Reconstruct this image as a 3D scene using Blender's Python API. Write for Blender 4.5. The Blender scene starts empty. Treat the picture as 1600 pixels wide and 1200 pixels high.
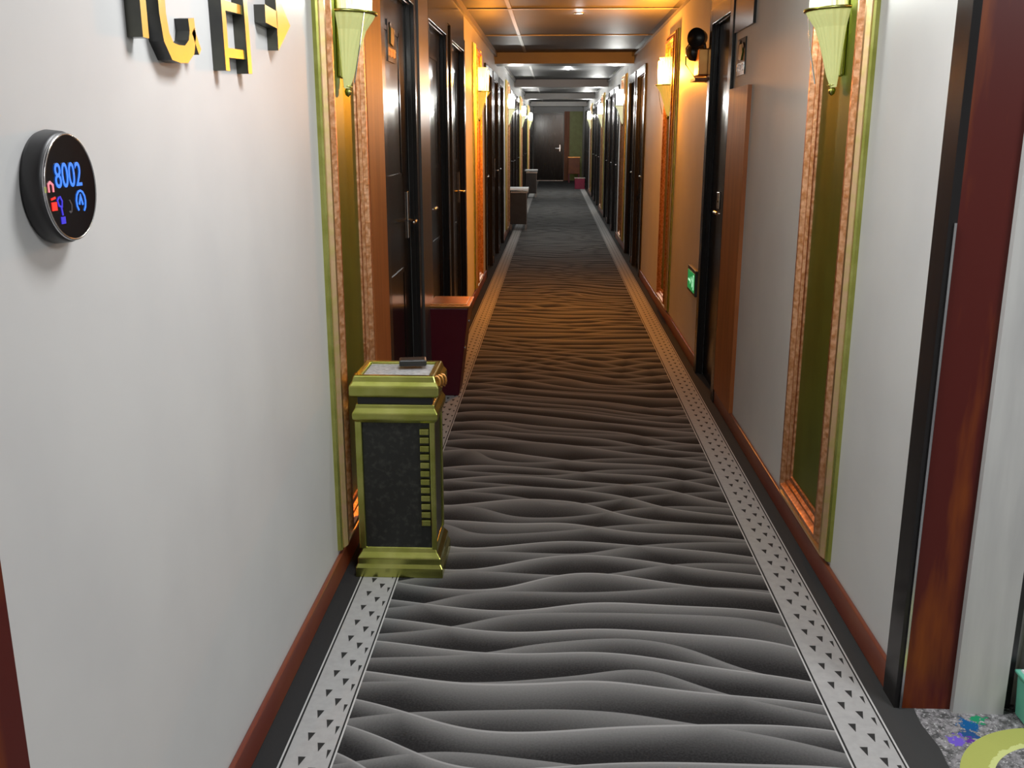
import bpy, bmesh, math, random
from mathutils import Vector, Matrix
random.seed(4)
SC = bpy.context.scene
COL = SC.collection

# ------------------------------------------------------------------ camera, world, light, exposure
cam_d = bpy.data.cameras.new('camera'); cam = bpy.data.objects.new('camera', cam_d); COL.objects.link(cam)
cam_d.sensor_width = 36; cam_d.lens = 36 * 1500 / 1600; cam_d.clip_start = .02; cam_d.clip_end = 120
cam.location = (0, 0, 1.5)
cam.rotation_euler = (math.radians(90 - 14.5), 0, math.radians(2.476))
SC.camera = cam
SC.view_settings.view_transform = 'Standard'; SC.view_settings.look = 'None'
SC.view_settings.exposure = 0.0; SC.view_settings.gamma = 1.0; SC.view_settings.use_curve_mapping = False
world = bpy.data.worlds.new('world'); SC.world = world; world.use_nodes = True
world.node_tree.nodes['Background'].inputs[0].default_value = (.5, .55, .6, 1)
world.node_tree.nodes['Background'].inputs[1].default_value = .02

def area(name, loc, sx, sy, power, col, rot=(0, 0, 0), parent=None):
    d = bpy.data.lights.new(name, 'AREA'); d.shape = 'RECTANGLE'; d.size = sx; d.size_y = sy; d.energy = power; d.color = col
    o = bpy.data.objects.new(name, d); COL.objects.link(o); o.location = loc; o.rotation_euler = rot
    if parent: o.parent = parent
    return o
def point(name, loc, power, col, r=.03, parent=None):
    d = bpy.data.lights.new(name, 'POINT'); d.energy = power; d.color = col; d.shadow_soft_size = r
    o = bpy.data.objects.new(name, d); COL.objects.link(o); o.location = loc
    if parent: o.parent = parent
    return o
# ceiling light of the lift lobby to the right of the camera, and the one over the camera
area('lobby_light', (1.9, .8, 2.44), .9, .9, 48, (.98, .99, 1))
area('lobby_light_near', (.0, 2.05, 2.44), .45, .45, 27, (.98, .99, 1))

XL, XR, ZC = -.74, .95, 2.48
YE, YB = 34.0, -1.6          # end wall, wall behind the camera
JY = 2.37                    # where the right wall begins

# ------------------------------------------------------------------ node helper
class N:
    def __init__(s, t, o): s.t = t; s.o = o
    def m(s, op, *a, clamp=False):
        n = s.t.nodes.new('ShaderNodeMath'); n.operation = op; n.use_clamp = clamp
        for i, v in enumerate((s,) + a):
            if isinstance(v, N): s.t.links.new(v.o, n.inputs[i])
            else: n.inputs[i].default_value = v
        return N(s.t, n.outputs[0])
    def __add__(s, b): return s.m('ADD', b)
    __radd__ = __add__
    def __sub__(s, b): return s.m('SUBTRACT', b)
    def __rsub__(s, b): return (s * -1) + b
    def __mul__(s, b): return s.m('MULTIPLY', b)
    __rmul__ = __mul__
    def __truediv__(s, b): return s.m('DIVIDE', b)
    def __pow__(s, b): return s.m('POWER', b)
    def fr(s): return s.m('FRACT')
    def sin(s): return s.m('SINE')
    def abs(s): return s.m('ABSOLUTE')
    def gt(s, b): return s.m('GREATER_THAN', b)
    def lt(s, b): return s.m('LESS_THAN', b)
    def mx(s, b): return s.m('MAXIMUM', b)
    def mn(s, b): return s.m('MINIMUM', b)
def mixc(t, f, a, b):
    n = t.nodes.new('ShaderNodeMix'); n.data_type = 'RGBA'; n.clamp_factor = True
    for i, v in ((0, f), (6, a), (7, b)):
        if isinstance(v, N): t.links.new(v.o, n.inputs[i])
        elif i == 0: n.inputs[0].default_value = v
        else: n.inputs[i].default_value = tuple(v) + (1,)
    return N(t, n.outputs[2])
def newmat(name):
    m = bpy.data.materials.new(name); m.use_nodes = True
    t = m.node_tree; return m, t, t.nodes['Principled BSDF']
def coords(t, sc=(1, 1, 1), kind='Object'):
    tc = t.nodes.new('ShaderNodeTexCoord'); mp = t.nodes.new('ShaderNodeMapping'); mp.inputs['Scale'].default_value = sc
    t.links.new(tc.outputs[kind], mp.inputs[0]); return mp.outputs[0]
def noise(t, sc=(1, 1, 1), scale=5, detail=3, rough=.5):
    n = t.nodes.new('ShaderNodeTexNoise'); n.inputs['Scale'].default_value = scale; n.inputs['Detail'].default_value = detail
    n.inputs['Roughness'].default_value = rough; t.links.new(coords(t, sc), n.inputs['Vector']); return N(t, n.outputs[0])
def bump(t, b, h, s, d=.002):
    n = t.nodes.new('ShaderNodeBump'); n.inputs['Strength'].default_value = s; n.inputs['Distance'].default_value = d
    t.links.new(h.o, n.inputs['Height']); t.links.new(n.outputs[0], b.inputs['Normal'])
def mat(name, c1, c2=None, rough=.5, metal=0, sc=(1, 1, 1), scale=6, bmp=0, coat=0, lo=.35, hi=.65, spec=.5):
    m, t, b = newmat(name); c2 = c2 or tuple(x * .8 for x in c1)
    n = noise(t, sc, scale, 4)
    f = ((n - lo) * (1 / (hi - lo)))
    f = f.mx(0.0).mn(1.0)
    t.links.new(mixc(t, f, c1, c2).o, b.inputs['Base Color'])
    b.inputs['Roughness'].default_value = rough; b.inputs['Metallic'].default_value = metal
    b.inputs['Coat Weight'].default_value = coat; b.inputs['Coat Roughness'].default_value = .1
    b.inputs['Specular IOR Level'].default_value = spec
    if bmp: bump(t, b, n, bmp)
    return m
def emis(name, c, s, base=(.02, .02, .02)):
    m, t, b = newmat(name); b.inputs['Base Color'].default_value = base + (1,)
    b.inputs['Emission Color'].default_value = c + (1,); b.inputs['Emission Strength'].default_value = s; b.inputs['Roughness'].default_value = .3
    return m

M = {}
M['wall'] = mat('wall_plaster', (.62, .62, .61), (.58, .58, .575), .55, scale=3, bmp=.05)
M['ceil'] = mat('ceiling_panel', (.085, .085, .085), (.07, .07, .07), .5, scale=2)
M['beam'] = mat('ceiling_beam', (.30, .29, .28), (.26, .25, .24), .4, scale=2)
M['cream'] = mat('lobby_cream', (.55, .55, .53), (.45, .45, .44), .5, sc=(6, 1, .6), scale=3)
M['mahog'] = mat('mahogany', (.085, .011, .008), (.26, .062, .007), .36, sc=(5, 5, .7), scale=2.2, spec=.3, lo=.48, hi=.72)
M['base'] = mat('baseboard_wood', (.26, .075, .03), (.17, .035, .02), .35, sc=(1, .3, 1), scale=6)
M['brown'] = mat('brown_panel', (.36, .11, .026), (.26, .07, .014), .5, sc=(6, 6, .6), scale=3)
M['door'] = mat('dark_door', (.006, .0055, .0055), (.010, .009, .008), .17, sc=(8, 8, .5), scale=3, spec=.3)
M['case'] = mat('dark_casing', (.014, .013, .013), (.02, .018, .018), .2, sc=(8, 8, .5), scale=3, spec=.3)
M['gcase'] = mat('grey_casing', (.08, .08, .08), (.06, .06, .06), .3, sc=(8, 8, .5), scale=3)
M['black'] = mat('black_plastic', (.012, .012, .014), (.02, .02, .022), .35)
M['sil'] = mat('brushed_silver', (.7, .7, .7), (.6, .6, .62), .22, 1)
M['dsil'] = mat('dark_steel', (.07, .07, .072), (.05, .05, .052), .4, .4)
M['gold'] = mat('frame_gold', (.90, .60, .36), (.80, .62, .26), .42, 1, scale=30, bmp=.5)
M['copper'] = mat('frame_copper', (.92, .52, .30), (.62, .26, .10), .42, 1, scale=60, bmp=.9)
M['ogold'] = mat('olive_gold', (.55, .56, .17), (.42, .44, .10), .25, 1, scale=14, bmp=.15)
M['lgold'] = mat('letter_gold', (.52, .60, .24), (.62, .58, .20), .38, 1, scale=9)
M['lside'] = mat('letter_side', (.05, .05, .05), (.10, .10, .08), .3, .6)
M['panel'] = mat('bronze_panel', (.22, .26, .035), (.16, .19, .02), .42, .8, sc=(1, 1, .5), scale=5, bmp=.05)
M['binbody'] = mat('bin_body', (.013, .014, .012), (.035, .036, .03), .35, scale=60, lo=.5, hi=.72)
M['maroon'] = mat('maroon_lacquer', (.085, .004, .012), (.065, .003, .012), .35, scale=3)
M['brass'] = mat('brass_rim', (.75, .38, .13), (.6, .25, .08), .35, 1)
M['ash'] = mat('grey_sand', (.55, .55, .57), (.35, .35, .36), .9, scale=90, bmp=.8)
M['teal'] = mat('teal_plastic', (.16, .52, .38), (.12, .42, .30), .4)
M['white'] = mat('white_cloth', (.8, .8, .8), (.7, .7, .72), .6)
M['rust'] = mat('rust_orange', (.36, .09, .01), (.25, .05, .01), .4)
M['red'] = mat('dark_red', (.22, .005, .04), (.16, .004, .03), .4)
M['glass'], t, b = newmat('frosted_glass')
b.inputs['Base Color'].default_value = (.85, .86, .7, 1); b.inputs['Roughness'].default_value = .2
b.inputs['Transmission Weight'].default_value = .3; b.inputs['Alpha'].default_value = .38
def shade_mat(name, c, s):
    m, t, b = newmat(name); b.inputs['Base Color'].default_value = (.8, .8, .72, 1); b.inputs['Roughness'].default_value = .25
    b.inputs['Alpha'].default_value = .5; b.inputs['Emission Color'].default_value = c + (1,); b.inputs['Emission Strength'].default_value = s
    return m
def cone_mat(name, c, s):
    m, t, b = newmat(name); b.inputs['Base Color'].default_value = (.55, .58, .28, 1); b.inputs['Roughness'].default_value = .35
    b.inputs['Emission Color'].default_value = (c[0] * .8, c[1] * .8, c[2] * .55, 1); b.inputs['Emission Strength'].default_value = s
    return m
# carpet ------------------------------------------------------------
def carpet():
    m, t, b = newmat('wave_carpet')
    tc = t.nodes.new('ShaderNodeTexCoord'); sp = t.nodes.new('ShaderNodeSeparateXYZ'); t.links.new(tc.outputs['Object'], sp.inputs[0])
    x, y = N(t, sp.outputs[0]), N(t, sp.outputs[1])
    n1 = noise(t, (1, .8, 1), 1.1, 0) - .5
    n2 = noise(t, (.8, 1.3, 1), 1.7, 0) - .5
    n3 = noise(t, (1, 1, 1), 160, 2) - .5
    # two families of dunes whose sharp crests run across the corridor, bend and merge
    pa = y * 6.2 + ((x * 3.9 + y * 1.1 + n1 * 3.0).sin()) * .50 + n2 * 1.6 + x * .95
    pb = y * 5.3 + ((x * 3.3 - y * 1.7 + 2.2 + n2 * 3.0).sin()) * .55 + n1 * 1.8 + x * .2 + .4
    ta, tb = pa.fr(), pb.fr()
    v = (ta ** 2.7).mx((tb ** 3.2) * .8)
    ln = (ta.gt(.955)) * (ta.gt(tb * .8)); 
    v = (v + n3 * .22).mx(0.0).mn(1.0)
    c = mixc(t, v, (.017, .017, .018), (.24, .24, .24))
    c = mixc(t, ln * .6, c, (.34, .34, .34))
    # light borders with two thin lines and rows of small dark triangles
    def border(x0, x1, flip):
        u = (x - x0) / (x1 - x0)
        inside = u.gt(0.0) * u.lt(1.0)
        cc = mixc(t, (noise(t, (1, 1, 1), 40, 2) - .3) * 1.2, (.36, .36, .36), (.46, .46, .46))
        for ur, off, w in ((.38, 0.0, .075), (.64, .42, .075), (.84, .7, .04)):
            vv = ((y / .10) + off).fr()
            tri = ((u - ur).abs()).lt((vv - .25) * (w / .38)) * vv.gt(.25) * vv.lt(.62)
            cc = mixc(t, tri, cc, (.035, .035, .035))
        for a, bb, col in ((.0, .035, (.5, .5, .5)), (.035, .075, (.03, .03, .03)), (.93, .965, (.03, .03, .03)), (.965, 1.0, (.5, .5, .5))):
            cc = mixc(t, u.gt(a) * u.lt(bb), cc, col)
        return inside, cc
    for (x0, x1) in ((-.665, -.53), (.745, .885)):
        ins, cc = border(x0, x1, 0)
        c = mixc(t, ins, c, cc)
    # plain dark margins
    c = mixc(t, x.lt(-.665), c, (.035, .035, .036)); c = mixc(t, x.gt(.885), c, (.05, .05, .05))
    # flowered lobby carpet to the right of the corridor
    lob = (x + (noise(t, (1, 1, 1), 9, 0) - .5) * .02).gt(.985) * y.lt(JY)
    n4 = noise(t, (1, 1, 1), 34, 4, .75); n5 = noise(t, (1, 1, 1), 90, 2, .7)
    lc = mixc(t, (n4 - .42) * 6, (.08, .08, .08), (.30, .29, .30))
    lc = mixc(t, (n5.gt(.62)), lc, (.5, .5, .5))
    def blob(cx, cy, r, col, cur):
        d = (((x - cx) ** 2.0) + ((y - cy) ** 2.0)) ** .5
        return mixc(t, (d + (n4 - .5) * .14).lt(r), cur, col)
    lc = blob(1.105, 2.268, .026, (.01, .10, .28), lc); lc = blob(1.09, 2.225, .018, (.02, .08, .22), lc)
    lc = blob(1.045, 2.20, .020, (.16, .10, .55), lc); lc = blob(1.085, 2.195, .012, (.12, .04, .30), lc)
    lc = blob(1.135, 2.295, .016, (.02, .26, .12), lc)
    for (cx, cy, cc) in ((1.9, 1.9, (.01, .10, .28)), (2.2, 1.2, (.16, .10, .5)), (1.5, 1.0, (.02, .26, .12)), (2.6, 1.9, (.16, .1, .5))):
        lc = blob(cx, cy, .05, cc, lc)
    d = (((x - 1.27) ** 2.0) + ((y - 1.98) ** 2.0)) ** .5
    ring = (d - .245).abs().lt(.038)
    lc = mixc(t, ring, lc, (.42, .45, .12))
    lc = mixc(t, ring * (d + (n4 - .5) * .03).lt(.222), lc, (.6, .65, .25))
    c = mixc(t, lob, c, lc)
    t.links.new(c.o, b.inputs['Base Color']); b.inputs['Roughness'].default_value = .95; b.inputs['Specular IOR Level'].default_value = .1
    bump(t, b, n3, .3, .002)
    return m
M['carpet'] = carpet()

# ------------------------------------------------------------------ mesh helpers
def tag(o, label=None, cat=None, group=None, kind=None):
    if label: o['label'] = label
    if cat: o['category'] = cat
    if group: o['group'] = group
    if kind: o['kind'] = kind
    return o
def mesh_obj(name, bm, m, parent=None, bev=0, smooth=False):
    me = bpy.data.meshes.new(name); bm.normal_update(); bm.to_mesh(me); bm.free()
    for mm in (m if isinstance(m, (list, tuple)) else [m]): me.materials.append(mm)
    if smooth:
        for p in me.polygons: p.use_smooth = True
    o = bpy.data.objects.new(name, me); COL.objects.link(o)
    if parent: o.parent = parent
    if bev:
        md = o.modifiers.new('bevel', 'BEVEL'); md.width = bev; md.segments = 2; md.limit_method = 'ANGLE'
    return o
def empty(name, loc=(0, 0, 0), rz=0):
    o = bpy.data.objects.new(name, None); COL.objects.link(o); o.location = loc; o.rotation_euler = (0, 0, rz); o.empty_display_size = .05
    return o
def bx(bm, x0, x1, y0, y1, z0, z1, mi=0):
    v = [bm.verts.new((x, y, z)) for x in (x0, x1) for y in (y0, y1) for z in (z0, z1)]
    for f in ((0, 1, 3, 2), (4, 6, 7, 5), (0, 4, 5, 1), (2, 3, 7, 6), (0, 2, 6, 4), (1, 5, 7, 3)):
        fc = bm.faces.new([v[i] for i in f]); fc.material_index = mi
def box(name, x0, x1, y0, y1, z0, z1, m, parent=None, bev=0):
    bm = bmesh.new(); bx(bm, x0, x1, y0, y1, z0, z1); return mesh_obj(name, bm, m, parent, bev)
def lathe(bm, prof, seg=32, a0=0, a1=2 * math.pi, c=(0, 0, 0), ax='z', flute=0):
    full = abs(a1 - a0 - 2 * math.pi) < 1e-6; rings = []
    for (r, h) in prof:
        ring = []
        for i in range(seg if full else seg + 1):
            a = a0 + (a1 - a0) * i / seg
            rr = r * (1 + flute * (i % 2))
            p = (rr * math.cos(a), rr * math.sin(a), h)
            if ax == 'x': p = (h, p[0], p[1])
            if ax == 'y': p = (p[0], h, p[1])
            ring.append(bm.verts.new((p[0] + c[0], p[1] + c[1], p[2] + c[2])))
        rings.append(ring)
    n = len(rings[0])
    for a, b in zip(rings, rings[1:]):
        for i in range(n if full else n - 1):
            j = (i + 1) % n
            bm.faces.new((a[i], a[j], b[j], b[i]))
    if full:
        for ring, rev in ((rings[0], True), (rings[-1], False)):
            if prof[0 if rev else -1][0] > 1e-4:
                bm.faces.new(ring[::-1] if rev else ring)
    return rings
def sqloft(bm, prof, sx=1, sy=1):          # stack of rectangles: (half x, half y, z)
    rings = []
    for hx, hy, z in prof:
        rings.append([bm.verts.new(p) for p in ((-hx, -hy, z), (hx, -hy, z), (hx, hy, z), (-hx, hy, z))])
    for a, b in zip(rings, rings[1:]):
        for i in range(4): bm.faces.new((a[i], a[(i + 1) % 4], b[(i + 1) % 4], b[i]))
    bm.faces.new(rings[0][::-1]); bm.faces.new(rings[-1])
def tube(bm, pts, r, seg=8):
    pts = [Vector(p) for p in pts]; rings = []
    for i, p in enumerate(pts):
        d = (pts[min(i + 1, len(pts) - 1)] - pts[max(i - 1, 0)]).normalized()
        u = d.cross(Vector((0, 0, 1)) if abs(d.z) < .9 else Vector((1, 0, 0))).normalized(); w = d.cross(u)
        rings.append([bm.verts.new(p + r * (math.cos(2 * math.pi * k / seg) * u + math.sin(2 * math.pi * k / seg) * w)) for k in range(seg)])
    for a, b in zip(rings, rings[1:]):
        for k in range(seg): bm.faces.new((a[k], a[(k + 1) % seg], b[(k + 1) % seg], b[k]))
    bm.faces.new(rings[0][::-1]); bm.faces.new(rings[-1])
def wallquad(bm, poly, x0, x1, s=1):       # polygon in (y, z) extruded from x0 (wall) to x1 (face)
    a = [bm.verts.new((x0, y, z)) for y, z in poly]; b = [bm.verts.new((x1, y, z)) for y, z in poly]
    f = bm.faces.new(b); f.material_index = 0
    bm.faces.new(a[::-1]).material_index = 1
    n = len(poly)
    for i in range(n): bm.faces.new((a[i], a[(i + 1) % n], b[(i + 1) % n], b[i])).material_index = 1
def stroke(bm, pts, w, x0, x1, closed=False):  # a thick line in the (y, z) plane
    P_ = [Vector(p) for p in pts]; n = len(P_); L, R = [], []
    for i, p in enumerate(P_):
        d0 = (P_[i] - P_[i - 1]) if i else (P_[1] - P_[0]); d1 = (P_[i + 1] - P_[i]) if i < n - 1 else d0
        d = (d0.normalized() + d1.normalized()).normalized(); nn = Vector((-d.y, d.x)); k = 1 / max(.5, nn.dot(Vector((-d1.normalized().y, d1.normalized().x))))
        L.append(p + nn * w / 2 * k); R.append(p - nn * w / 2 * k)
    for i in range(n - 1):
        q = [R[i], R[i + 1], L[i + 1], L[i]]
        area2 = sum(q[j].x * q[(j + 1) % 4].y - q[(j + 1) % 4].x * q[j].y for j in range(4))
        if area2 < 0: q = q[::-1]
        wallquad(bm, [(v.x, v.y) for v in q], x0, x1)
def text_mesh(name, s, size, m, parent, loc, rot, ext=.0006, sx=1):
    cu = bpy.data.curves.new(name, 'FONT'); cu.body = s; cu.size = size; cu.extrude = ext; cu.align_x = 'CENTER'; cu.align_y = 'CENTER'
    tmp = bpy.data.objects.new(name + '_tmp', cu); COL.objects.link(tmp)
    dg = bpy.context.evaluated_depsgraph_get(); me = bpy.data.meshes.new_from_object(tmp.evaluated_get(dg))
    bpy.data.objects.remove(tmp); me.materials.clear(); me.materials.append(m)
    o = bpy.data.objects.new(name, me); COL.objects.link(o); o.location = loc; o.rotation_euler = rot; o.scale = (sx, 1, 1)
    if parent: o.parent = parent
    return o
def copy_tree(o, parent=None):
    c = o.copy(); COL.objects.link(c)
    if parent: c.parent = parent; c.matrix_parent_inverse = o.matrix_parent_inverse
    for ch in list(o.children): copy_tree(ch, c)
    return c
# a thing that hangs on a wall is modelled on the left wall (facing +X); rz = pi turns it for the right wall

# ------------------------------------------------------------------ doors and openings
DW, DZ = .90, 2.14
NARROW = {5.50: .62}          # the first door of the right wall is narrower
dw = lambda d: NARROW.get(d, DW)
left_doors = [4.24, 5.75, 7.02, 10.5, 11.75, 13.0, 16.3, 17.6, 19.2, 22.2, 23.6, 25.0, 28.4, 29.8, 31.2]
right_doors = [5.50, 10.6, 11.85, 14.9, 16.2, 17.6, 20.8, 22.2, 23.8, 27.4, 28.8, 30.4]
def wall_mesh(name, xa, xb, doors, y0, y1):
    bm = bmesh.new(); y = y0
    for d in doors:
        bx(bm, xa, xb, y, d, 0, ZC); bx(bm, xa, xb, d, d + dw(d), DZ, ZC); y = d + dw(d)
    bx(bm, xa, xb, y, y1, 0, ZC)
    bmesh.ops.remove_doubles(bm, verts=bm.verts, dist=1e-5)
    return tag(mesh_obj(name, bm, M['wall']), kind='structure')
box_s = lambda name, *a: tag(box(name, *a), kind='structure')
box_s('floor', XL - .14, 3.4, YB - .1, YE + .1, -.05, 0, M['carpet'])
# ceiling with sunken joints
bm = bmesh.new(); bx(bm, XL - .14, 3.4, YB - .1, YE + .1, ZC, ZC + .08)
box_s('ceiling', XL - .14, 3.4, YB - .1, YE + .1, ZC, ZC + .08, M['ceil']); bm.free()
wall_mesh('wall_left', XL - .14, XL, left_doors, YB, YE)
wall_mesh('wall_right', XR, XR + .14, right_doors, JY, YE)
box_s('wall_end', XL, XR, YE, YE + .1, 0, ZC, M['wall'])
box_s('wall_back', XL, 3.4, YB - .1, YB, 0, ZC, M['wall'])
box_s('wall_lobby', 3.3, 3.4, YB, JY, 0, ZC, M['wall'])
box_s('wall_lobby_return', XR + .14, 3.3, JY, JY + .1, 0, ZC, M['cream'])

# joints and beams of the ceiling, a dark painted shadow gap
bm = bmesh.new(); bx(bm, -.385, -.355, 3, YE, ZC - .006, ZC); box_ = mesh_obj('trim_1', bm, M['beam']); tag(box_, kind='structure')
for i, y in enumerate((4.6, 8.1, 10.2)):
    box_s('trim_%d' % (i + 2), XL, XR, y, y + .05, ZC - .008, ZC, M['beam'])
box_s('trim_5', XR - .03, XR, JY, YE, ZC - .05, ZC, M['case'])  # dark colour stands in for the shadow gap along the ceiling edge
box_s('trim_6', XL, XL + .03, 3.9, YE, ZC - .05, ZC, M['beam'])
for i, y in enumerate((12.3, 18.1, 23.9, 29.7)):
    box_s('trim_%d' % (i + 7), XL, XR, y, y + .45, ZC - .13, ZC, M['beam'])

dcount = [0]
def make_door(side, y, knob_far=True, cas=True, small=False):
    """dark glossy door set back in its opening, on the left (-1) or right (+1) wall"""
    dcount[0] += 1
    r = empty('door_%d' % dcount[0], ((XL if side < 0 else XR), y + dw(y) / 2, 0), 0 if side < 0 else math.pi)
    tag(r, kind='structure')
    w = dw(y) / 2
    lf = box('leaf', -.07, -.025, -w + .002, w - .002, 0.005, DZ - .002, M['door'], r)
    bm = bmesh.new()
    for (a, b) in ((-w - .09, -w), (w, w + .09)):
        bx(bm, 0, .02, a, b, 0, DZ + .09)
    bx(bm, 0, .02, -w, w, DZ, DZ + .09)
    for (a, b) in ((-w, -w + .006), (w - .006, w)): bx(bm, -.024, .001, a, b, 0, DZ)
    bx(bm, -.024, .001, -w, w, DZ - .006, DZ)
    mesh_obj('casing', bm, M['case'], r, .004)
    ks = 1 if knob_far else -1
    bm = bmesh.new(); k_ = ks * (w - .09); bx(bm, -.025, -.018, k_ - .025, k_ + .025, .98, 1.22)
    pl = mesh_obj('lock_plate', bm, M['sil'], r, .003)
    bm = bmesh.new(); tube(bm, [(-.02, k_, 1.07), (.018, k_, 1.07), (.020, k_ - ks * .01, 1.07), (.020, k_ - ks * .11, 1.07)], .009)
    mesh_obj('handle', bm, M['sil'], r, 0, True)
    if not small and w > .4:
        # raised mouldings of the leaf
        bm = bmesh.new()
        for z0, z1 in ((.2, .85), (1.3, 1.98)):
            for (a, b, c, d) in ((-.28, .2, z0, z0 + .02), (-.28, .2, z1 - .02, z1), (-.28, -.26, z0, z1), (.18, .2, z0, z1)):
                bx(bm, -.025, -.021, a, b, c, d) if ks > 0 else bx(bm, -.025, -.021, -b, -a, c, d)
        mesh_obj('moulding', bm, M['door'], r)
    return r
for i, y in enumerate(left_doors): make_door(-1, y, knob_far=(i % 2 == 0), small=y > 9)
for i, y in enumerate(right_doors): make_door(1, y, knob_far=True, small=y > 9)

# pilasters between the near doors, a brown panel strip, a brown painted reflection
box_s('trim_11', XL, XL + .022, 3.80, 4.15, 0.0, ZC, M['brown'])
box_s('trim_12', XL, XL + .03, 5.24, 5.62, 0, ZC, M['gcase'])
box_s('trim_13', XR - .02, XR, 4.90, 5.405, .085, 1.74, M['brown'])  # brown colour stands in for the orange frame mirrored in the glossy door
# casing at the near left, dark red
box_s('trim_14', XL, XL + .02, .85, 1.13, 0, ZC, M['mahog'])
# end of the right wall: dark corner strip with a steel bead, mahogany jamb, cream lobby wall
box_s('trim_15', XR - .016, XR + .005, JY - .03, JY + .06, 0, ZC, M['case'])
box_s('trim_16', XR - .004, XR + .002, JY - .036, JY - .03, 0, 1.3, M['sil'])
box_s('trim_17', XR + .005, XR + .132, JY - .03, JY, 0.0, ZC, M['mahog'])
box_s('trim_18', XR + .132, XR + .265, JY - .05, JY, 0, ZC, M['cream'])
box_s('trim_19', XR + .275, XR + .295, JY - .02, JY, 0, ZC, M['black'])
box_s('trim_20', XR + .315, XR + .36, JY - .04, JY, 0.0, ZC, M['cream'])

box_s('trim_24', XL, XL + .012, 5.66, 8.02, 2.235, 2.425, M['case'])
box_s('trim_25', XR - .014, XR, 4.90, 5.405, 2.02, 2.43, M['case'])
box_s('trim_26', XR - .012, XR, 5.405, 6.22, 2.235, 2.43, M['case'])
# baseboards, broken at the doors
def base_mesh(name, side, doors, y0, y1):
    bm = bmesh.new(); y = y0; x = XL if side < 0 else XR
    a, b = (x, x + .014) if side < 0 else (x - .014, x)
    for d in doors + [y1 + .09]:
        e = d - .09
        if e - y > .02: bx(bm, a, b, y, e, 0, .085)
        y = d + dw(d) + .09
    return tag(mesh_obj(name, bm, M['base'], None, .004), kind='structure')
base_mesh('baseboard_left', -1, left_doors, 1.13, YE)
base_mesh('baseboard_right', 1, right_doors, JY + .06, YE)

# ------------------------------------------------------------------ framed panels with sconces
def make_panel(w=.64, z0=.10, z1=2.30):
    r = empty('framed_panel'); h = w / 2
    prof = [(.008, 0), (.008, .022), (.016, .034), (.028, .036), (.034, .024), (.042, .024)]
    prof2 = [(.042, 0), (.042, .03), (.056, .046), (.070, .046), (.080, .030), (.090, .030), (.098, .020), (.112, .018), (.118, .0)]
    def ring(name, pr, m):
        bm = bmesh.new(); L = []
        for o_, d in pr:
            L.append([bm.verts.new((d, yy, zz)) for yy, zz in ((-h + o_, z0 + o_), (h - o_, z0 + o_), (h - o_, z1 - o_), (-h + o_, z1 - o_))])
        for a, b in zip(L, L[1:]):
            for i in range(4): bm.faces.new((a[i], a[(i + 1) % 4], b[(i + 1) % 4], b[i]))
        return mesh_obj(name, bm, m, r)
    ring('edge_bead', [(0, 0), (0, .012), (.004, .018), (.008, .018), (.009, .0)], M['ogold']); ring('frame', prof, M['gold']); ring('inner_frame', prof2, M['copper'])
    box('bronze_panel', .004, .012, -h + .117, h - .117, z0 + .117, z1 - .117, M['panel'], r)
    return r
def make_sconce(c, s, power, lc):
    r = empty('wall_sconce')
    bm = bmesh.new(); bx(bm, .0, .012, -.05, .05, -.20, .26); mesh_obj('back_plate', bm, M['ogold'], r, .004)
    sm = shade_mat('sconce_glass', c, s)
    H0, H1 = -math.pi / 2, math.pi / 2
    bm = bmesh.new()   # glowing half cone below the rim, tapering to a finial
    lathe(bm, [(.016, -.235), (.03, -.20), (.052, -.12), (.076, -.05), (.100, -.015), (.108, .0)], 30, H0, H1, (.012, 0, 0), flute=.03)
    mesh_obj('glass_cone', bm, cone_mat('cone_' + ('near' if s < 1 else 'far'), c, .40 if s < 1 else s * .16), r)
    bm = bmesh.new(); lathe(bm, [(.108, -.002), (.118, .0), (.118, .008), (.06, .010)], 30, H0, H1, (.012, 0, 0)); mesh_obj('rim', bm, M['ogold'], r, 0, True)
    bm = bmesh.new(); lathe(bm, [(.07, .01), (.075, .06), (.078, .19), (.088, .215)], 30, H0, H1, (.012, 0, 0), flute=.05); mesh_obj('shade', bm, sm, r)
    for k in range(6):
        a = H0 + math.pi * (k + .5) / 6; bm = bmesh.new()
        tube(bm, [(.012 + .094 * math.cos(a), .094 * math.sin(a), .008), (.012 + .098 * math.cos(a), .098 * math.sin(a), .19)], .0065, 8)
        mesh_obj('glass_rod', bm, sm, r, 0, True)
    bm = bmesh.new(); lathe(bm, [(.001, -.262), (.009, -.255), (.012, -.243), (.006, -.234), (.018, -.228), (.001, -.222)], 20, c=(.022, 0, 0)); mesh_obj('finial', bm, M['ogold'], r, 0, True)
    bm = bmesh.new(); lathe(bm, [(.001, .03), (.016, .04), (.022, .08), (.016, .12), (.001, .135)], 16, c=(.045, 0, 0)); mesh_obj('bulb', bm, emis('bulb_glow', c, s * 3), r, 0, True)
    bm = bmesh.new(); tube(bm, [(.10, -.07, .0), (.085, -.08, -.10), (.06, -.075, -.22)], .0025, 6); mesh_obj('cone_highlight', bm, M['sil'], r)  # silver strand modelled in place of the highlight along the cone's edge
    point('sconce_light', (.125, 0, .10), power, lc, .03, r)
    return r
P0 = make_panel()
names = ['nearest', 'second nearest', 'third', 'fourth', 'farthest']
lp = [3.385, 9.25, 15.1, 21.0, 27.0]; rp = [3.365, 8.15, 13.6, 19.4, 25.4]
first = True
WARM = ((1, .66, .16), (1, .33, .03)); NEAR = ((.95, 1, .55), (.97, 1, .93)); COOL = ((1, 1, .92), (1, 1, .96))
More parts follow.
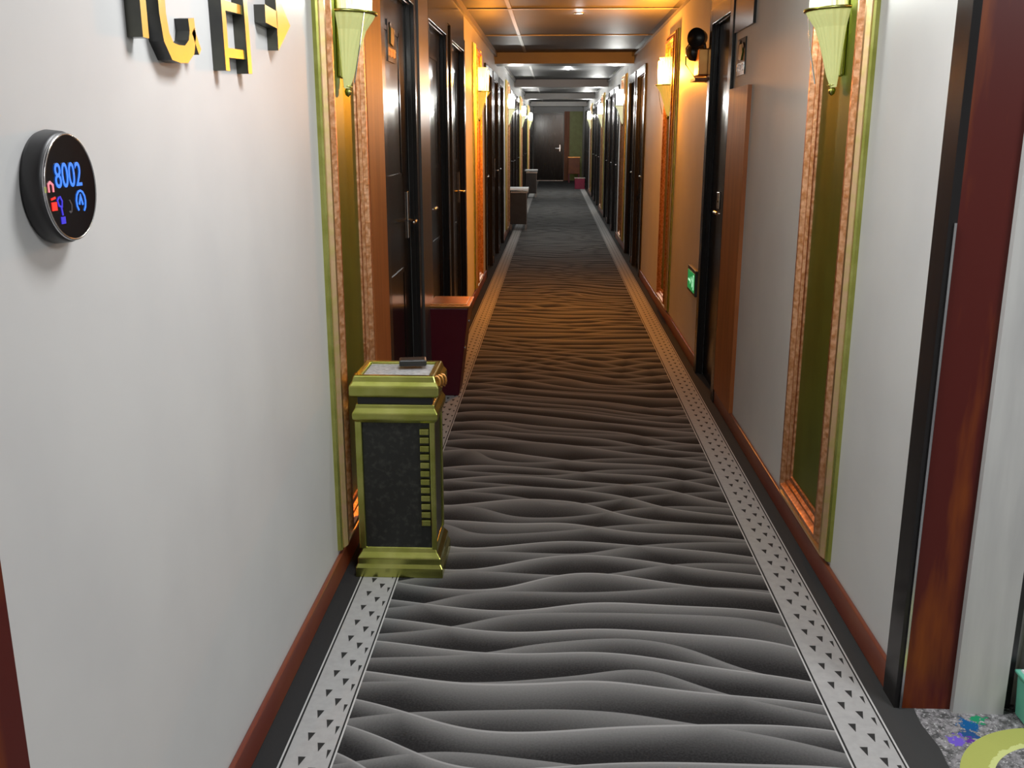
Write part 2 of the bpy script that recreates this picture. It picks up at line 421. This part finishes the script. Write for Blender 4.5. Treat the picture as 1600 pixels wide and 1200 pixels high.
for side, ys in ((-1, lp), (1, rp)):
    for i, y in enumerate(ys):
        p = P0 if first else copy_tree(P0); first = False
        loc = (XL if side < 0 else XR, y, 0); p.location = loc; p.rotation_euler = (0, 0, 0 if side < 0 else math.pi)
        sd = 'left' if side < 0 else 'right'
        where = {0: 'beside the gold bin' if side < 0 else 'nearest on the right wall',
                 1: 'second along the %s wall' % sd, 2: 'third along the %s wall' % sd,
                 3: 'fourth along the %s wall' % sd, 4: 'farthest along the %s wall' % sd}[i]
        tag(p, 'tall bronze panel in a ridged gold frame, ' + where, 'wall panel', 'gold framed wall panels')
        kind = NEAR if i == 0 else WARM if i == 1 else COOL
        pw = {0: 12.0, 1: 145 if side > 0 else 20, 2: 26, 3: 36, 4: 46}[i]
        s = make_sconce(kind[0], {0: .5, 1: 4, 2: 5, 3: 5, 4: 5}[i], pw, kind[1])
        s.location = (loc[0] + (.013 if side < 0 else -.013), y, 1.89); s.rotation_euler = p.rotation_euler
        look = 'yellow-green lit' if i == 0 else 'amber glowing' if i == 1 else 'white glowing'
        tag(s, '%s glass cone sconce on the %s wall, on the %s framed panel' % (look, sd, ['nearest', 'second', 'third', 'fourth', 'farthest'][i]), 'wall lamp', 'wall sconces along the corridor')

# recessed ceiling spots
def downlight(y, x, power, s, label):
    r = empty('recessed_downlight', (x, y, ZC))
    bm = bmesh.new(); lathe(bm, [(.035, -.002), (.036, -.008), (.05, -.006), (.052, .0)], 24); mesh_obj('trim_ring', bm, M['sil'], r, 0, True)
    bm = bmesh.new(); lathe(bm, [(.001, -.006), (.034, -.004)], 24); mesh_obj('lens', bm, emis('spot_glow', (1, 1, .97), s), r)
    tag(r, label, 'ceiling light', 'recessed ceiling spots')
    if power: point('spot_light', (0, 0, -.06), power, (1, 1, .98), .03, r)
downlight(8.45, .19, .6, 6, 'small round recessed ceiling spot in the nearest dark ceiling panel')
downlight(15.4, .19, 12, 20, 'small recessed ceiling spot just past the nearest cross beam')
downlight(21.2, .19, 16, 20, 'small recessed ceiling spot past the second cross beam')
downlight(27.0, .19, 20, 20, 'small recessed ceiling spot past the third cross beam')
downlight(32.3, .19, 5, 20, 'small recessed ceiling spot before the end door')

# ------------------------------------------------------------------ round room display on the left wall
R_ = empty('room_number_display', (XL, 1.405, 1.427))
tag(R_, 'round black glass room display reading 8002 on the white left wall', 'door display')
bm = bmesh.new(); lathe(bm, [(.080, 0), (.082, .006), (.080, .024), (.077, .030)], 64, ax='x'); mesh_obj('housing', bm, M['dsil'], R_, 0, True)
bm = bmesh.new(); lathe(bm, [(.077, .029), (.077, .033), (.0745, .0345), (.0735, .0325)], 64, ax='x'); mesh_obj('bezel', bm, M['sil'], R_, 0, True)
bm = bmesh.new(); lathe(bm, [(.0738, .031), (.0735, .0335)], 64, ax='x'); mesh_obj('screen', bm, mat('black_glass', (.003, .003, .004), (.004, .004, .006), .12), R_)
TR = (math.pi / 2, 0, math.pi / 2)
BL = emis('blue_led', (.04, .22, 1.0), 1.3); BD = emis('indigo_led', (.06, .05, .9), .8); RD = emis('red_led', (1, .03, .02), 1.0); GR = emis('dim_led', (.1, .09, .1), .5)
PK = emis('pink_led', (1, .25, .3), 1.2)
text_mesh('digits', '8002', .050, BL, R_, (.0345, -.008, .016), TR, .0004, .80)
def led(name, fn, m): bm = bmesh.new(); fn(bm); return mesh_obj(name, bm, [m, m], R_)
q = lambda y0, y1, z0, z1: [(y0, z0), (y1, z0), (y1, z1), (y0, z1)]
def bell(bm):
    stroke(bm, [(-.067, -.004), (-.067, .007), (-.062, .010), (-.055, .006), (-.055, -.004)], .003, .0338, .0348)
def board(bm): wallquad(bm, q(-.064, -.050, -.030, -.018), .0338, .0348); stroke(bm, [(-.064, -.014), (-.052, -.012)], .003, .0338, .0348)
led('bell_icon', bell, PK); led('door_icon', board, RD)
def person_i(bm):
    stroke(bm, [(-.042, -.012), (-.047, -.016), (-.044, -.024), (-.036, -.026), (-.034, -.018), (-.039, -.011)], .0025, .0338, .0348)
    wallquad(bm, q(-.042, -.030, -.050, -.040), .0338, .0346); stroke(bm, [(-.038, -.026), (-.036, -.038)], .003, .0338, .0348)
led('service_icon', person_i, BD)
led('moon_icon', lambda bm: stroke(bm, [(-.012, -.018), (-.007, -.025), (-.009, -.034), (-.014, -.036)], .0022, .0338, .0346), GR)
def ringi(bm):
    stroke(bm, [(.022 + .014 * math.cos(a), -.022 + .016 * math.sin(a)) for a in [math.radians(k) for k in range(-60, 231, 29)]], .0028, .0338, .0348)
    stroke(bm, [(.016, -.026), (.022, -.014), (.027, -.027)], .0035, .0338, .0348)
led('ring_icon', ringi, BL)
bm = bmesh.new(); bx(bm, .031, .0338, -.0765, -.0725, -.004, .004); mesh_obj('side_light', bm, emis('green_led', (.5, .6, .1), 1.0), R_)

# ------------------------------------------------------------------ gold letters and arrow (upper halves leave the frame)
def sign(name, label, fn, cat):
    bm = bmesh.new(); fn(bm); bmesh.ops.recalc_face_normals(bm, faces=bm.faces)
    tag(mesh_obj(name, bm, [M['lgold'], M['lside']]), label, cat, 'gold characters on the left wall')
X0, X1 = XL, XL + .028
def ch1(bm):
    stroke(bm, [(1.738, 1.665), (1.738, 1.86)], .026, X0, X1); stroke(bm, [(1.700, 1.80), (1.738, 1.86), (1.76, 1.93)], .026, X0, X1)
    pts = [(1.822, 1.90), (1.822, 1.715), (1.832, 1.675), (1.857, 1.652), (1.89, 1.650), (1.925, 1.652), (1.955, 1.668), (1.968, 1.695), (1.964, 1.722)]
    stroke(bm, pts, .032, X0, X1); stroke(bm, [(1.97, 1.70), (2.0, 1.662)], .018, X0, X1)
    stroke(bm, [(1.80, 1.80), (1.96, 1.85)], .026, X0, X1)
def ch2(bm):
    stroke(bm, [(2.165, 1.637), (2.160, 1.90)], .026, X0, X1); stroke(bm, [(2.325, 1.640), (2.315, 1.90)], .028, X0, X1)
    for z, a in ((1.675, 0), (1.772, 0), (1.885, 0)): stroke(bm, [(2.165, z), (2.32, z + .006)], .020, X0, X1 - .004)
sign('sign_character', 'hook-shaped gold character on the left wall, left of the barred one', ch1, 'wall sign')
sign('sign_character', 'gold character with two legs and crossbars beside the gold arrow', ch2, 'wall sign')
def arr(bm):
    stroke(bm, [(2.475, 1.790), (2.58, 1.786)], .042, X0, X1)
    wallquad(bm, [(2.575, 1.712), (2.705, 1.785), (2.575, 1.860)], X0, X1)
sign('sign_arrow', 'small gold arrow pointing right beside the gold frame', arr, 'wall sign')

# ------------------------------------------------------------------ number plaques, emergency lights, switch
def plaque(side, y, z, label):
    r = empty('door_sign', (XL + .03 if side < 0 else XR - .03, y, z), 0 if side < 0 else math.pi)
    r.location.x = (XL - .025) if side < 0 else XR
    tag(r, label, 'door sign')
    bm = bmesh.new(); wallquad(bm, q(-.10, .10, -.10, .08), 0, .006); mesh_obj('plate', bm, [M['case'], M['case']], r)
    G = mat('sign_green', (.04, .09, .01), (.03, .06, .01), .4)
    bm = bmesh.new(); wallquad(bm, [(-.05, -.02), (.02, -.03), (.05, .01), (.03, .05), (-.04, .05)], .006, .012); mesh_obj('crest', bm, [G, G], r)
    for pp in ([(-.055, .055), (-.035, .065)], [(.05, .05), (.07, .03)]):
        bm = bmesh.new(); stroke(bm, pp, .016, .006, .012); mesh_obj('silver_tip', bm, [M['sil'], M['sil']], r)
    bm = bmesh.new()
    for k in range(5):
        y_ = -.08 + k * .04
        stroke(bm, [(y_, -.04), (y_, -.075)], .007, .006, .010); stroke(bm, [(y_ - .01, -.05), (y_ + .014, -.05)], .006, .006, .010)
        if k % 2: stroke(bm, [(y_ + .01, -.045), (y_ + .012, -.08)], .006, .006, .010)
    mesh_obj('characters', bm, [M['brass'] if side < 0 else M['sil']] * 2, r)
plaque(-1, 4.66, 1.93, 'small crested sign plate high on the first dark door of the left wall')
plaque(1, 5.20, 1.90, 'small silver lettered sign plate on the right wall above the brown reflection strip')
def emergency(side, y, z, label):
    r = empty('emergency_light', (XL if side < 0 else XR, y, z), 0 if side < 0 else math.pi)
    tag(r, label, 'emergency light')
    box('battery_box', 0, .07, -.10, .10, -.16, .0, M['brass'], r, .008)
    for s_ in (-1, 1):
        bm = bmesh.new(); lathe(bm, [(.03, -.05), (.05, -.02), (.058, .03), (.058, .04)], 24, c=(0, 0, 0), ax='y')
        o = mesh_obj('lamp_head', bm, M['black'], r, 0, True); o.location = (.075, s_ * .085, .06 if s_ > 0 else -.01); o.rotation_euler = (0, 0, math.radians(-35 * s_))
        bm = bmesh.new(); tube(bm, [(.03, s_ * .08, -.005), (.04, s_ * .085, .04)], .008); mesh_obj('bracket', bm, M['dsil'], r)
    bm = bmesh.new(); tube(bm, [(.08, -.1, .08), (.12, -.14, .02), (.12, -.13, -.08), (.06, -.08, -.17)], .004); mesh_obj('cable', bm, M['black'], r)
    box('base_shelf', 0, .09, -.11, .11, -.19, -.172, M['brown'], r)
emergency(1, 6.36, 2.02, 'black twin-head emergency light high on the amber-lit right wall')

# exit sign, low on the right wall
r = empty('exit_sign', (XR, 6.46, .56), math.pi); tag(r, 'small green lit running-man exit sign low on the right wall', 'exit sign')
box('housing', 0, .025, -.18, .18, -.085, .085, M['dsil'], r, .004)
box('lit_panel', .025, .028, -.15, .15, -.065, .06, emis('exit_green', (.0, .30, .07), .7), r)
bm = bmesh.new(); W_ = emis('exit_white', (.5, 1, .6), .9)
stroke(bm, [(-.12, -.005), (-.03, -.005)], .014, .0275, .029); wallquad(bm, [(-.03, -.03), (.0, -.005), (-.03, .02)], .0275, .029)
mesh_obj('arrow', bm, [W_, W_], r); bm = bmesh.new()
stroke(bm, [(.04, .03), (.06, .0), (.05, -.04)], .010, .0275, .029); stroke(bm, [(.06, .0), (.085, -.03)], .010, .0275, .029); stroke(bm, [(.035, .01), (.055, .02), (.08, .005)], .008, .0275, .029)
mesh_obj('running_figure', bm, [W_, W_], r); bm = bmesh.new()
stroke(bm, [(.105, -.05), (.105, .045), (.135, .045), (.135, -.05)], .007, .0275, .029)
mesh_obj('doorway_mark', bm, [W_, W_], r)
# chrome bar beside the first left door
r = empty('door_pull', (XL - .025, 4.32, 1.50)); tag(r, 'slim vertical chrome bar on the near edge of the first left door', 'door pull')
bm = bmesh.new(); tube(bm, [(.02, 0, -.07), (.02, 0, .12)], .011); mesh_obj('bar', bm, M['sil'], r, 0, True)
bm = bmesh.new(); tube(bm, [(0, 0, -.05), (.02, 0, -.05)], .006); mesh_obj('mount', bm, M['sil'], r); bm = bmesh.new(); tube(bm, [(0, 0, .10), (.02, 0, .10)], .006); mesh_obj('mount', bm, M['sil'], r)
# card switch on the right door
r = empty('card_switch', (XR + .025, 5.80, 1.13), math.pi); tag(r, 'small silver card reader on the dark door of the right wall', 'card reader')
box('reader_plate', 0, .012, -.035, .035, -.05, .05, M['sil'], r, .004); box('card_slot', .012, .016, -.02, .02, -.01, .0, M['black'], r)

# ------------------------------------------------------------------ gold litter bin
r = empty('ash_bin', (-.528, 3.20, 0)); tag(r, 'square gold and black ashtray bin against the left wall', 'waste bin')
hw, hd = .145, .125
bm = bmesh.new(); sqloft(bm, [(hw + .008, hd + .008, 0), (hw + .008, hd + .008, .035), (hw + .001, hd + .001, .048), (hw + .001, hd + .001, .07), (hw - .012, hd - .012, .088), (hw - .018, hd - .018, .105)])
mesh_obj('plinth', bm, M['ogold'], r, .003)
bm = bmesh.new(); sqloft(bm, [(hw - .020, hd - .020, .105), (hw - .020, hd - .020, .575)]); mesh_obj('body', bm, M['binbody'], r)
for sx in (-1, 1):
    for sy in (-1, 1):
        bm = bmesh.new(); bx(bm, sx * (hw - .018) - .012, sx * (hw - .018) + .012 - (.006 if sx > 0 else 0), sy * (hd - .018) - .008, sy * (hd - .018) + .008, .10, .575)
        mesh_obj('corner_post', bm, M['ogold'], r, .003)
bm = bmesh.new()
for z in [.2 + .03 * k for k in range(12)]: bx(bm, hw - .064, hw - .032, -hd + .008, -hd + .022, z - .011, z + .011)
mesh_obj('carved_band', bm, M['ogold'], r, .003)
bm = bmesh.new(); sqloft(bm, [(hw - .012, hd - .012, .56), (hw + .0, hd + .0, .575), (hw + .0, hd + .0, .595), (hw - .01, hd - .01, .612), (hw - .012, hd - .012, .625)]); mesh_obj('collar', bm, M['ogold'], r, .003)
bm = bmesh.new(); sqloft(bm, [(hw - .018, hd - .018, .622), (hw - .018, hd - .018, .652)]); mesh_obj('neck', bm, M['black'], r)
bm = bmesh.new(); sqloft(bm, [(hw - .006, hd - .006, .650), (hw + .006, hd + .006, .658), (hw + .006, hd + .006, .690), (hw - .004, hd - .004, .705), (hw - .01, hd - .01, .725), (hw - .03, hd - .03, .725), (hw - .032, hd - .032, .712)]); mesh_obj('lid', bm, M['ogold'], r, .004)
bm = bmesh.new(); sqloft(bm, [(hw - .033, hd - .033, .712), (hw - .034, hd - .034, .716)]); mesh_obj('sand_tray', bm, M['ash'], r)
for sx in (-1, 1):
    bm = bmesh.new()
    for k in range(3):
        cx = (hw - .004 + .008 * k) if sx > 0 else -(hw - .022 + .004 * k); tube(bm, [(cx + .014 * math.cos(a) * sx, -hd + .02 + .016 * k, .700 + .022 * math.sin(a)) for a in [math.radians(d) for d in range(-60, 241, 30)]], .004, 6)
    mesh_obj('scroll_ornament', bm, M['brass'], r, 0, True)
bm = bmesh.new(); sqloft(bm, [(.045, .026, 0), (.047, .028, .004), (.047, .028, .018), (.043, .024, .022)])
o = mesh_obj('remote_control', bm, M['black'], None, .002); o.location = (-.485, 3.235, .7285); o.rotation_euler = (0, math.radians(0), .15)
tag(o, 'small black oblong gadget lying on top of the gold bin', 'gadget')

# ------------------------------------------------------------------ maroon tapered bin behind
r = empty('tapered_bin', (-.6, 5.62, 0)); r.scale.z = .93; tag(r, 'dark red tapered bin with brass rim behind the gold bin', 'waste bin')
bm = bmesh.new(); 
a = [bm.verts.new(p) for p in ((-.118, -.12, 0), (.045, -.12, 0), (.045, .12, 0), (-.118, .12, 0))]
b_ = [bm.verts.new(p) for p in ((-.118, -.16, .575), (.112, -.16, .575), (.112, .16, .575), (-.118, .16, .575))]
bm.faces.new(a[::-1]); bm.faces.new(b_)
for i in range(4): bm.faces.new((a[i], a[(i + 1) % 4], b_[(i + 1) % 4], b_[i]))
mesh_obj('body', bm, M['maroon'], r, .006)
bm = bmesh.new(); bx(bm, -.118, .119, -.167, .167, .575, .592); bx(bm, -.118, .10, -.14, .14, .592, .598); mesh_obj('rim', bm, M['brass'], r, .004)
bm = bmesh.new(); lathe(bm, [(.012, -.006), (.012, .004), (.001, .007)], 12, c=(.102, -.02, .47), ax='x'); mesh_obj('stud', bm, M['sil'], r)
bm = bmesh.new(); lathe(bm, [(.010, -.006), (.010, .004), (.001, .007)], 12, c=(.082, -.09, .31), ax='x'); mesh_obj('stud', bm, M['sil'], r)

# ------------------------------------------------------------------ side tables along the left wall, far back
def table(y, label, x0=-.735, x1=-.42, h=.68):
    r = empty('side_table', ((x0 + x1) / 2, y, 0)); w = (x1 - x0) / 2
    bm = bmesh.new(); bx(bm, -w, w, -.22, .22, h - .035, h); mesh_obj('table_top', bm, M['white'], r, .006)
    box('cabinet', -w + .02, w - .03, -.19, .19, .10, h - .08, M['black'], r, .004)
    box('shelf_edge', -w + .03, w - .005, -.2, .2, h - .075, h - .055, M['sil'], r)
    for sx in (-w + .03, w - .04):
        for sy in (-.17, .17): box('leg', sx - .012, sx + .012, sy - .012, sy + .012, 0, .10 if sx < 0 else h - .075, M['sil'], r)
    tag(r, label, 'side table', 'white topped side tables along the left wall')
table(16.0, 'dark cabinet table with white top, nearer of the two by the left wall')
table(24.6, 'dark cabinet table with white top, farther of the two by the left wall')

# ------------------------------------------------------------------ end of the corridor
r = empty('door_%d' % (dcount[0] + 1), (-.2, YE, 0)); tag(r, kind='structure')
box('leaf', -.50, .48, -.06, -.005, .005, 2.18, M['door'], r)
bm = bmesh.new(); bx(bm, -.53, -.50, -.08, 0, 0, 2.25); bx(bm, -.50, .48, -.08, 0, 2.18, 2.25); bx(bm, .48, .51, -.08, 0, 0, 2.25); mesh_obj('casing', bm, M['case'], r)
bm = bmesh.new(); bx(bm, .36, .39, -.075, -.06, .98, 1.2); tube(bm, [(.375, -.06, 1.08), (.375, -.11, 1.08), (.22, -.11, 1.08)], .012); mesh_obj('handle', bm, M['sil'], r)
box_s('trim_21', .32, .50, YE - .03, YE, 0.0, 2.3, M['brown'])
box_s('trim_22', .50, XR - .01, YE - .02, YE, 0.0, 2.3, mat('green_panel', (.30, .34, .08), (.25, .28, .06), .4))
box_s('trim_23', -.62, .30, YE - .35, YE - .29, 0.0, .02, M['sil'])
r = empty('small_cabinet', (.67, 32.6, 0)); tag(r, 'orange-brown cabinet standing by the end of the right wall', 'cabinet')
box('body', -.22, .16, -.18, .18, .28, .80, M['rust'], r, .01); box('top', -.23, .17, -.19, .19, .80, .83, M['brass'], r)
for sx in (-.19, .13):
    for sy in (-.15, .15): box('leg', sx - .02, sx + .02, sy - .02, sy + .02, 0, .28, M['red'], r)
r = empty('floor_box', (.72, 28.6, 0)); tag(r, 'small dark red box on the floor by the far right wall', 'box')
box('body', -.13, .16, -.15, .15, 0, .30, M['red'], r, .01); box('lid', -.14, .17, -.16, .16, .30, .325, M['sil'], r, .004)

# teal tub at the right edge of the picture
r = empty('plastic_tub', (1.364, 2.285, 0)); tag(r, 'pale teal plastic tub by the cream wall at the right edge', 'tub')
bm = bmesh.new(); sqloft(bm, [(.105, .03, 0), (.12, .035, .005), (.125, .04, .12), (.132, .045, .125), (.132, .045, .133)]); mesh_obj('body', bm, M['teal'], r, .004)
bm = bmesh.new(); sqloft(bm, [(.12, .036, .133), (.118, .034, .137)]); mesh_obj('lid', bm, M['white'], r)
